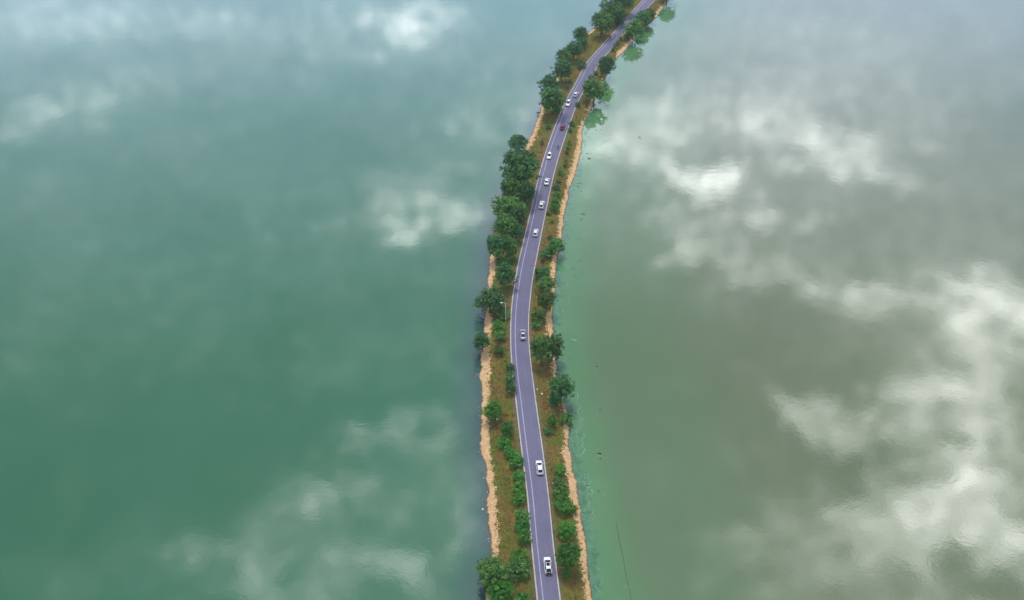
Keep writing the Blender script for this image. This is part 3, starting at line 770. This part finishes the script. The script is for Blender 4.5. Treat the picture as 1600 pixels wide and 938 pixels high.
# ------------------------------------------------------------------ scooters and riders
M_skin = simple('skin', (.42,.26,.19), .6, var=.05)
M_hair = simple('hair', (.015,.013,.012), .7)
def skin_body(name, mat, joints, edges, parent=None):
    me = bpy.data.meshes.new(name); me.from_pydata([j[:3] for j in joints], edges, [])
    o = link(bpy.data.objects.new(name, me))
    mod = o.modifiers.new('s', 'SKIN'); mod.use_smooth_shade = True
    for i, j in enumerate(joints):
        sv = me.skin_vertices[0].data[i]; sv.radius = (j[3], j[3]); sv.use_root = (i == 0)
    o.modifiers.new('d', 'SUBSURF').levels = 1
    dg = bpy.context.evaluated_depsgraph_get(); bpy.context.view_layer.update()
    nm = bpy.data.meshes.new_from_object(o.evaluated_get(dg))
    nm.materials.clear(); nm.materials.append(mat)
    bpy.data.objects.remove(o)
    return link(bpy.data.objects.new(name, nm), parent)
def rider(loc, heading, coat, trousers, label, helmet=None):
    root = empty('person', loc, heading); tag(root, label, 'person', 'people riding scooters')
    J = [(-.12,0,.84,.13), (-.10,0,1.0,.135), (-.03,0,1.2,.15), (.0,0,1.36,.12), (.03,0,1.44,.055), (.05,0,1.50,.06), (.07,0,1.60,.088), (.07,0,1.69,.07), (.155,0,1.57,.018)]
    E = [(0,1),(1,2),(2,3),(3,4),(4,5),(5,6),(6,7),(6,8)]
    for s in (-1, 1):
        i = len(J); J += [(.0,s*.19,1.36,.062), (.10,s*.25,1.13,.046), (.33,s*.25,1.06,.034), (.40,s*.25,1.06,.03)]
        E += [(3,i),(i,i+1),(i+1,i+2),(i+2,i+3)]
        for k, (dy, ln) in enumerate(((-.036,.07),(-.012,.08),(.012,.075),(.036,.06))):
            j = len(J); J += [(.44,s*.25+dy,1.055,.010), (.44+ln*.5,s*.25+dy,1.03,.009), (.43+ln*.3,s*.25+dy,1.0,.008)]; E += [(i+3,j),(j,j+1),(j+1,j+2)]
        j = len(J); J += [(.39,s*.25-s*.04,1.05,.011), (.43,s*.25-s*.05,1.02,.009)]; E += [(i+2,j),(j,j+1)]
        i = len(J); J += [(-.08,s*.11,.80,.095), (.30,s*.16,.74,.07), (.26,s*.15,.36,.05), (.40,s*.15,.31,.042)]
        E += [(0,i),(i,i+1),(i+1,i+2),(i+2,i+3)]
    body = skin_body('body', coat, J, E, root)
    # face and hands show skin, legs the trousers
    body.data.materials.append(M_skin); body.data.materials.append(trousers)
    for p in body.data.polygons:
        c = p.center
        if c.z > 1.46 or (c.x > .36 and c.z > .95): p.material_index = 1
        elif c.z < .82: p.material_index = 2
    bm = bmesh.new(); bmesh.ops.create_uvsphere(bm, u_segments=16, v_segments=10, radius=.125, matrix=Matrix.Translation((.05,0,1.645)) @ Matrix.Diagonal((1.08,.95,1,1)))
    bmesh.ops.delete(bm, geom=[v for v in bm.verts if v.co.z < 1.60 and v.co.x > .02 or v.co.z < 1.56], context='VERTS')
    bm_obj('helmet' if helmet else 'hair', bm, helmet or M_hair, root, True)
    return root
def scooter(loc, heading, paint, label):
    root = empty('scooter', loc, heading); tag(root, label, 'scooter', 'scooters on the causeway')
    for wx in (-.58, .66):
        bm = bmesh.new(); secs = []
        for yy, rr in ((-.05,.17),(-.03,.23),(.03,.23),(.05,.17)):
            secs.append([(wx+math.cos(t)*rr, yy, .23+math.sin(t)*rr) for t in [2*math.pi*k/18 for k in range(18)]])
        loft(bm, secs); w = bm_obj('wheel', bm, M_tyre, root)
        bm = bmesh.new(); add_tube(bm, [(wx,-.056,.23),(wx,.056,.23)], .11, 12); bm_obj('rim', bm, M_rim, w)
    bm = bmesh.new()
    loft(bm, [[(x, -w, z0), (x, w, z0), (x, w*.8, z1), (x, -w*.8, z1)] for x, w, z0, z1 in ((-.85,.08,.52,.66),(-.6,.16,.38,.70),(-.2,.17,.30,.66),(.02,.15,.24,.40),(.34,.14,.22,.30),(.42,.16,.26,.75),(.52,.12,.34,.95),(.60,.06,.5,.92))])
    bmesh.ops.bevel(bm, geom=bm.edges[:], offset=.02, segments=2, affect='EDGES'); bm_obj('body', bm, paint, root)
    bm = bmesh.new(); add_box(bm, (-.35,0,.745), (.75,.26,.09), .035); bm_obj('seat', bm, M_black, root)
    bm = bmesh.new(); add_tube(bm, [(.66,0,.25),(.52,0,.9),(.48,0,1.0)], .025, 8); bm_obj('fork', bm, M_black, root)
    bm = bmesh.new(); add_tube(bm, [(.40,-.33,1.03),(.47,-.14,1.0),(.47,.14,1.0),(.40,.33,1.03)], .018, 8); bm_obj('handlebar', bm, M_black, root)
    bm = bmesh.new(); bmesh.ops.create_uvsphere(bm, u_segments=12, v_segments=8, radius=.075, matrix=Matrix.Translation((.58,0,.86))); bm_obj('headlight', bm, M_head, root, True)
    for s in (-1, 1):
        bm = bmesh.new(); add_tube(bm, [(.45,s*.24,1.02),(.44,s*.30,1.16)], .008, 6); add_box(bm, (.44,s*.31,1.2), (.02,.11,.07), .01); bm_obj('mirror', bm, M_black, root)
    return root
M_navy = simple('navy_jacket', (.02,.022,.045), .8); M_dark = simple('dark_cloth', (.02,.02,.025), .85)
M_rose = simple('rose_jacket', (.45,.10,.16), .8); M_helm = simple('white_helmet', (.8,.8,.8), .3); M_helmd = simple('black_helmet', (.02,.02,.02), .3)
M_scw = simple('scooter_white', (.75,.75,.76), .3)
for x, y, back, coat, hm, pt, l1, l2 in (
    (872, 230, 0, M_navy, M_helmd, M_dark, 'dark dressed person riding a scooter below the red car', 'dark scooter ridden near the kerb below the red car'),
    (953, 57.5, 1, M_dark, M_helmd, M_dark, 'dark dressed person riding along the far teal-side kerb', 'dark scooter hugging the far teal-side kerb'),
    (960.5, 54.8, 1, M_rose, M_helm, M_scw, 'person in a rose jacket and white helmet riding up the far road', 'white scooter beside the dark one on the far road')):
    l = on_road(x, y, .8); hd = road_heading(l[1]) + (math.pi if back else 0)
    scooter(l, hd, pt, l2); rider((l[0], l[1], l[2]+.0), hd, coat, M_dark, l1, hm)

# ------------------------------------------------------------------ lamp posts and marker posts
M_galv = simple('white_lamp_paint', (.70,.74,.72), .5, var=.06); M_dkpole = simple('dark_lamp_paint', (.05,.05,.075), .5)
def lamp(x, ybase, ytop, mat, arm, label, sx):
    z0 = 1.0; X, Y = at(x, ybase, z0)
    p = profile(Y)
    if sx < 0: X = min(X, p[3][0]-.2)
    else: X = max(X, p[4][0]+.25)
    z0 = ground_z(X, Y)
    a = PITCH + math.atan((ybase-469)/FPX)
    H = (ybase-ytop)/ppm(ybase)/math.cos(a)*1.02
    root = empty('street_lamp', (X, Y, z0)); tag(root, label, 'street lamp', 'street lamps on the causeway')
    bm = bmesh.new(); add_tube(bm, [(0,0,-.15),(0,0,H*.5),(0,0,H-.15),(arm*.1,0,H)], [.085,.07,.055,.05], 10); bm_obj('pole', bm, mat, root, True)
    bm = bmesh.new(); add_tube(bm, [(0,0,H-.03),(arm*.6,0,H+.10),(arm,0,H+.12)], .04, 8); bm_obj('arm', bm, mat, root, True)
    bm = bmesh.new(); add_box(bm, (arm+math.copysign(.22,arm),0,H+.12), (.62,.26,.10), .035); hd = bm_obj('lamp_head', bm, mat, root)
    bm = bmesh.new(); add_box(bm, (arm+math.copysign(.22,arm),0,H+.062), (.44,.18,.02), .005); bm_obj('lens', bm, M_head, hd)
    bm = bmesh.new(); add_box(bm, (.0,-.09,H*.19), (.22,.16,.42), .02); bm_obj('control_box', bm, mat, root)
    bm = bmesh.new(); add_tube(bm, [(0,0,-.1),(0,0,.08)], .2, 12); bm_obj('base', bm, M_conc, root)
lamp(790, 504.5, 476, M_galv, -1.0, 'white street lamp with a short arm on the teal verge', -1)
lamp(837, 446, 418, M_dkpole, -1.4, 'dark street lamp at the bend, its arm over the road', 1)
lamp(922.5, 126, 103, M_dkpole, -1.2, 'thin dark street lamp rising before the far road, above the hanging tree', 1)
lamp(998.5, 37, 13, M_dkpole, -1.2, 'farthest dark street lamp, behind the olive-side tree clump', 1)

M_post = simple('marker_post_dark', (.035,.035,.05), .6)
M_band = simple('marker_band', (.5,.48,.5), .5)
for x, y, s, lab in ((832.5,440,1,'dark marker post at the kerb beside the light topped tree'), (826.3,535,1,'dark marker post at the kerb just below the silver car'),
    (829.6,545,1,'dark marker post at the kerb hidden partly by the green tree'), (845.3,679,1,'dark marker post at the kerb above the square sunroof car'),
    (863.5,831,1,'dark marker post at the kerb beside the round bright tree'), (868,883,1,'dark marker post at the kerb beside the lowest car'),
    (812.5,687,-1,'dark marker post at the teal-side kerb beside the diagonal shrubs'), (826.5,802,-1,'dark marker post at the teal-side kerb gap by the dull shrub'),
    (982,29.5,-1,'farthest marker post at the teal-side kerb, below the far lamp'), (1017,8.5,1,'farthest marker post on the olive side, at the top of the road'),
    (900,152.5,1,'marker post at the kerb beside the farthest white car')):
    X, Y = at(x, y, 1.7); X = (fRR(Y)+.32) if s > 0 else (fRL(Y)-.32)
    root = empty('marker_post', (X, Y, 1.3)); tag(root, lab, 'marker post', 'marker posts along the kerbs')
    bm = bmesh.new(); add_box(bm, (0,0,.42), (.2,.2,1.0), .035); bm_obj('post', bm, M_post, root)
    bm = bmesh.new(); add_box(bm, (0,0,.74), (.215,.215,.12), .01); bm_obj('reflector', bm, M_band, root)

# ------------------------------------------------------------------ sky, sun, camera
SUN_EL, SUN_AZ = R(70), R(-12)
w = bpy.data.worlds.new('World'); bpy.context.scene.world = w; w.use_nodes = True
nt = w.node_tree; bg = nt.nodes['Background']
sky = nt.nodes.new('ShaderNodeTexSky'); sky.sky_type = 'NISHITA'; sky.sun_disc = False
sky.sun_elevation = SUN_EL; sky.sun_rotation = SUN_AZ; sky.altitude = 200; sky.dust_density = 1.5
tc = nt.nodes.new('ShaderNodeTexCoord')
nrm = nt.nodes.new('ShaderNodeVectorMath'); nrm.operation = 'NORMALIZE'; nt.links.new(tc.outputs['Generated'], nrm.inputs[0])
sep = nt.nodes.new('ShaderNodeSeparateXYZ'); nt.links.new(nrm.outputs[0], sep.inputs[0])
zz = math_n(nt, 'MAXIMUM', sep.outputs[2], .03)
comb = nt.nodes.new('ShaderNodeCombineXYZ')
nt.links.new(math_n(nt, 'DIVIDE', sep.outputs[0], zz), comb.inputs[0]); nt.links.new(math_n(nt, 'DIVIDE', sep.outputs[1], zz), comb.inputs[1])
pv = comb.outputs[0]      # position on a flat cloud layer of height 1
def nvec(scale, detail, rough, seed):
    mp = nt.nodes.new('ShaderNodeMapping'); mp.inputs['Location'].default_value = (seed*3.7, seed*1.9, seed); nt.links.new(pv, mp.inputs['Vector'])
    n = nt.nodes.new('ShaderNodeTexNoise'); n.inputs['Scale'].default_value = scale; n.inputs['Detail'].default_value = detail; n.inputs['Roughness'].default_value = rough
    nt.links.new(mp.outputs[0], n.inputs['Vector']); return n
# swirl the layer a little so that no cloud has a smooth outline
wn = nvec(9., 6, .62, 2)
def vm(op, a, b_):
    n = nt.nodes.new('ShaderNodeVectorMath'); n.operation = op
    for i, v in enumerate((a, b_)):
        if isinstance(v, tuple): n.inputs[i].default_value = v
        else: nt.links.new(v, n.inputs[i])
    return n.outputs[0]
warp = vm('ADD', pv, vm('MULTIPLY', vm('SUBTRACT', wn.outputs['Color'], (.5,.5,.5)), (.60,.48,0.)))
fb = nvec(6.5, 9, .62, 5).outputs['Fac']; fb2 = nvec(19., 7, .64, 9).outputs['Fac']
def lay(x, y): X, Y = at(x, y); return X/CAM_H, Y/CAM_H
#BLOBS
# cloud masses: where each one's mirror image lies on the lake (photo x, y, half width, half height, brightness)
BL = [(640,38,70,38,.95),(600,20,120,40,.35),(225,125,80,28,.5),(130,160,120,30,.36),(60,175,80,30,.36),(100,25,260,45,.40),(330,60,180,50,.25),(655,355,60,35,.75),(640,320,110,70,.36),
      (690,300,90,70,.25),(800,190,80,50,.45),(480,790,85,65,.46),(575,855,60,60,.66),(430,890,130,50,.42),(320,885,100,45,.36),(655,675,65,55,.55),(720,790,55,80,.55),(525,820,90,60,.2),(540,560,110,45,.26),(560,930,160,40,.3),
      (930,215,80,60,.5),(1000,215,110,60,.65),(1010,160,100,50,.35),(1085,280,66,42,1.35),(1130,340,100,45,.75),(1180,150,120,60,.4),(1230,205,120,60,.6),(1300,240,100,60,.45),(1370,235,100,50,.55),(1440,165,120,40,.36),
      (1210,345,80,35,.5),(1110,405,100,32,.65),(1060,390,50,25,.35),(1230,430,120,40,.6),(1340,455,120,40,.6),(1450,440,130,50,.62),(1560,470,120,70,.75),
      (1530,560,130,90,.5),(1590,650,140,140,.45),(1490,645,110,80,.42),(1490,735,120,80,.36),(1590,500,100,70,.35),(1590,800,130,130,.36),(1520,790,120,110,.26),(1585,900,120,80,.4),(1250,620,80,45,.7),(1300,665,90,40,.65),(1380,690,100,40,.5),(1560,830,170,120,.35),(1420,850,130,70,.36),
      (1400,900,180,70,.45),(1210,805,90,70,.36),(1180,890,140,60,.3),(1500,700,300,300,.15)]
# thin veils between the masses
SV = [(170,260,360,200,.34),(650,330,220,200,.36),(100,30,400,110,.5),(600,60,300,110,.4),(850,180,150,120,.45),(560,850,300,140,.24),(700,720,140,160,.22),(150,500,350,140,.14),(330,900,300,80,.22),
      (1250,170,420,220,.5),(1050,260,200,140,.38),(1500,420,250,120,.4),(1560,640,200,240,.95),(1500,870,300,120,.55),(1200,860,200,110,.24),(1300,50,400,110,.3)]
def masses(lst, vec):
    tot = None
    for x, y, rx, ry, amp in lst:
        u, v = lay(x, y); sx = rx/ppm(y)/CAM_H; sy = (lay(x, y-ry)[1]-lay(x, y+ry)[1])/2
        d = vm('MULTIPLY', vm('SUBTRACT', vec, (u, v, 0.)), (1/sx, 1/sy, 0.))
        ln = nt.nodes.new('ShaderNodeVectorMath'); ln.operation = 'LENGTH'; nt.links.new(d, ln.inputs[0])
        q = maprange(nt, ln.outputs['Value'], 0., 1.45, amp, 0., True)
        tot = q if tot is None else math_n(nt, 'ADD', tot, q)
    return tot
tot = masses(BL, warp); thin = masses(SV, warp)
fb3 = nvec(4.2, 11, .66, 3); fb3.inputs['Distortion'].default_value = .55; fb3 = fb3.outputs['Fac']
nn = math_n(nt, 'ADD', math_n(nt, 'MULTIPLY', math_n(nt, 'SUBTRACT', fb3, .5), 1.9), math_n(nt, 'MULTIPLY', math_n(nt, 'SUBTRACT', fb2, .5), 1.45))
cc = maprange(nt, math_n(nt, 'ADD', math_n(nt, 'MULTIPLY', tot, .80), nn), .02, .92, 0., 1., True)
fb4 = nvec(30., 7, .68, 4).outputs['Fac']
soft = math_n(nt, 'ADD', math_n(nt, 'MULTIPLY', tot, .20), math_n(nt, 'MULTIPLY', thin, maprange(nt, fb, .3, .7, .24, .62)))
peak = math_n(nt, 'MULTIPLY', math_n(nt, 'MAXIMUM', math_n(nt, 'SUBTRACT', tot, .95), 0.), .9)
dens = math_n(nt, 'ADD', soft, math_n(nt, 'MULTIPLY', cc, math_n(nt, 'ADD', math_n(nt, 'MULTIPLY', tot, .45), math_n(nt, 'ADD', .20, peak))))
dens = math_n(nt, 'MULTIPLY', math_n(nt, 'MULTIPLY', dens, maprange(nt, fb4, .34, .66, .55, 1.45)), maprange(nt, fb2, .30, .70, .72, 1.28))
# overhead and behind the viewer: a bright broken overcast; ahead: thin grey veil
py = nt.nodes.new('ShaderNodeSeparateXYZ'); nt.links.new(pv, py.inputs[0])
behind = maprange(nt, py.outputs[1], .62, .15, 0., 1., True)
veil = maprange(nt, py.outputs[1], 1.1, 2.5, 0., 1.)
over = math_n(nt, 'MULTIPLY', behind, maprange(nt, fb, .3, .7, .75, 1.3))
skyc = mixc(nt, 1., sky.outputs[0], (.30,.34,.40), 'MULTIPLY')
grey = mixc(nt, maprange(nt, fb, .3, .7), (1.5,1.65,1.8), (2.4,2.7,3.0))
base = mixc(nt, 1., skyc, grey, 'ADD')
vcol = mixc(nt, veil, (0.,0.,0.), (7.0,9.6,14.8)); base = mixc(nt, 1., base, vcol, 'ADD')
def scaled(col, fac):
    n = nt.nodes.new('ShaderNodeVectorMath'); n.operation = 'SCALE'; n.inputs[0].default_value = col; nt.links.new(fac, n.inputs['Scale']); return n.outputs[0]
CLOUD = (26.5, 26.5, 25.)
allc = vm('ADD', vm('ADD', base, scaled(CLOUD, math_n(nt, 'POWER', dens, 1.1))), scaled((6.3,6.8,7.6), over))
nt.links.new(allc, bg.inputs['Color']); bg.inputs['Strength'].default_value = .1

HAZE = .00012
if HAZE:
    bm = bmesh.new(); bmesh.ops.create_cube(bm, size=1., matrix=Matrix.Translation((0, 6500, 120.)) @ Matrix.Diagonal((31000., 20000., 250., 1)))
    m = bpy.data.materials.new('haze_air'); m.use_nodes = True; hn = m.node_tree
    hn.nodes.remove(hn.nodes['Principled BSDF'])
    pvn = hn.nodes.new('ShaderNodeVolumePrincipled'); pvn.inputs['Density'].default_value = HAZE; pvn.inputs['Color'].default_value = (.80,.90,1.,1); pvn.inputs['Anisotropy'].default_value = .2
    hn.links.new(pvn.outputs[0], hn.nodes['Material Output'].inputs['Volume'])
    tag(bm_obj('haze', bm, m), 'thin bluish haze over the lake', 'haze', kind='stuff')

ld = bpy.data.lights.new('sun', 'SUN'); ld.energy = 2.6; ld.angle = R(11); ld.color = (1., .95, .87)
lo = link(bpy.data.objects.new('sun', ld))
sd = Vector((math.sin(SUN_AZ)*math.cos(SUN_EL), math.cos(SUN_AZ)*math.cos(SUN_EL), math.sin(SUN_EL)))
lo.rotation_euler = (-sd).to_track_quat('-Z', 'Y').to_euler(); lo.location = (0, 0, 400)

cd = bpy.data.cameras.new('camera'); cd.sensor_fit = 'HORIZONTAL'; cd.sensor_width = 36; cd.lens = FPX/1600*36; cd.clip_end = 60000; cd.clip_start = 1.
co = link(bpy.data.objects.new('camera', cd)); co.location = (0, 0, CAM_H); co.rotation_euler = (R(90)-PITCH, 0, 0)
sc = bpy.context.scene; sc.camera = co
sc.view_settings.view_transform = 'Standard'; sc.view_settings.look = 'None'; sc.view_settings.exposure = 0.; sc.view_settings.gamma = 1.
try: sc.cycles.use_denoising = True
except Exception: pass
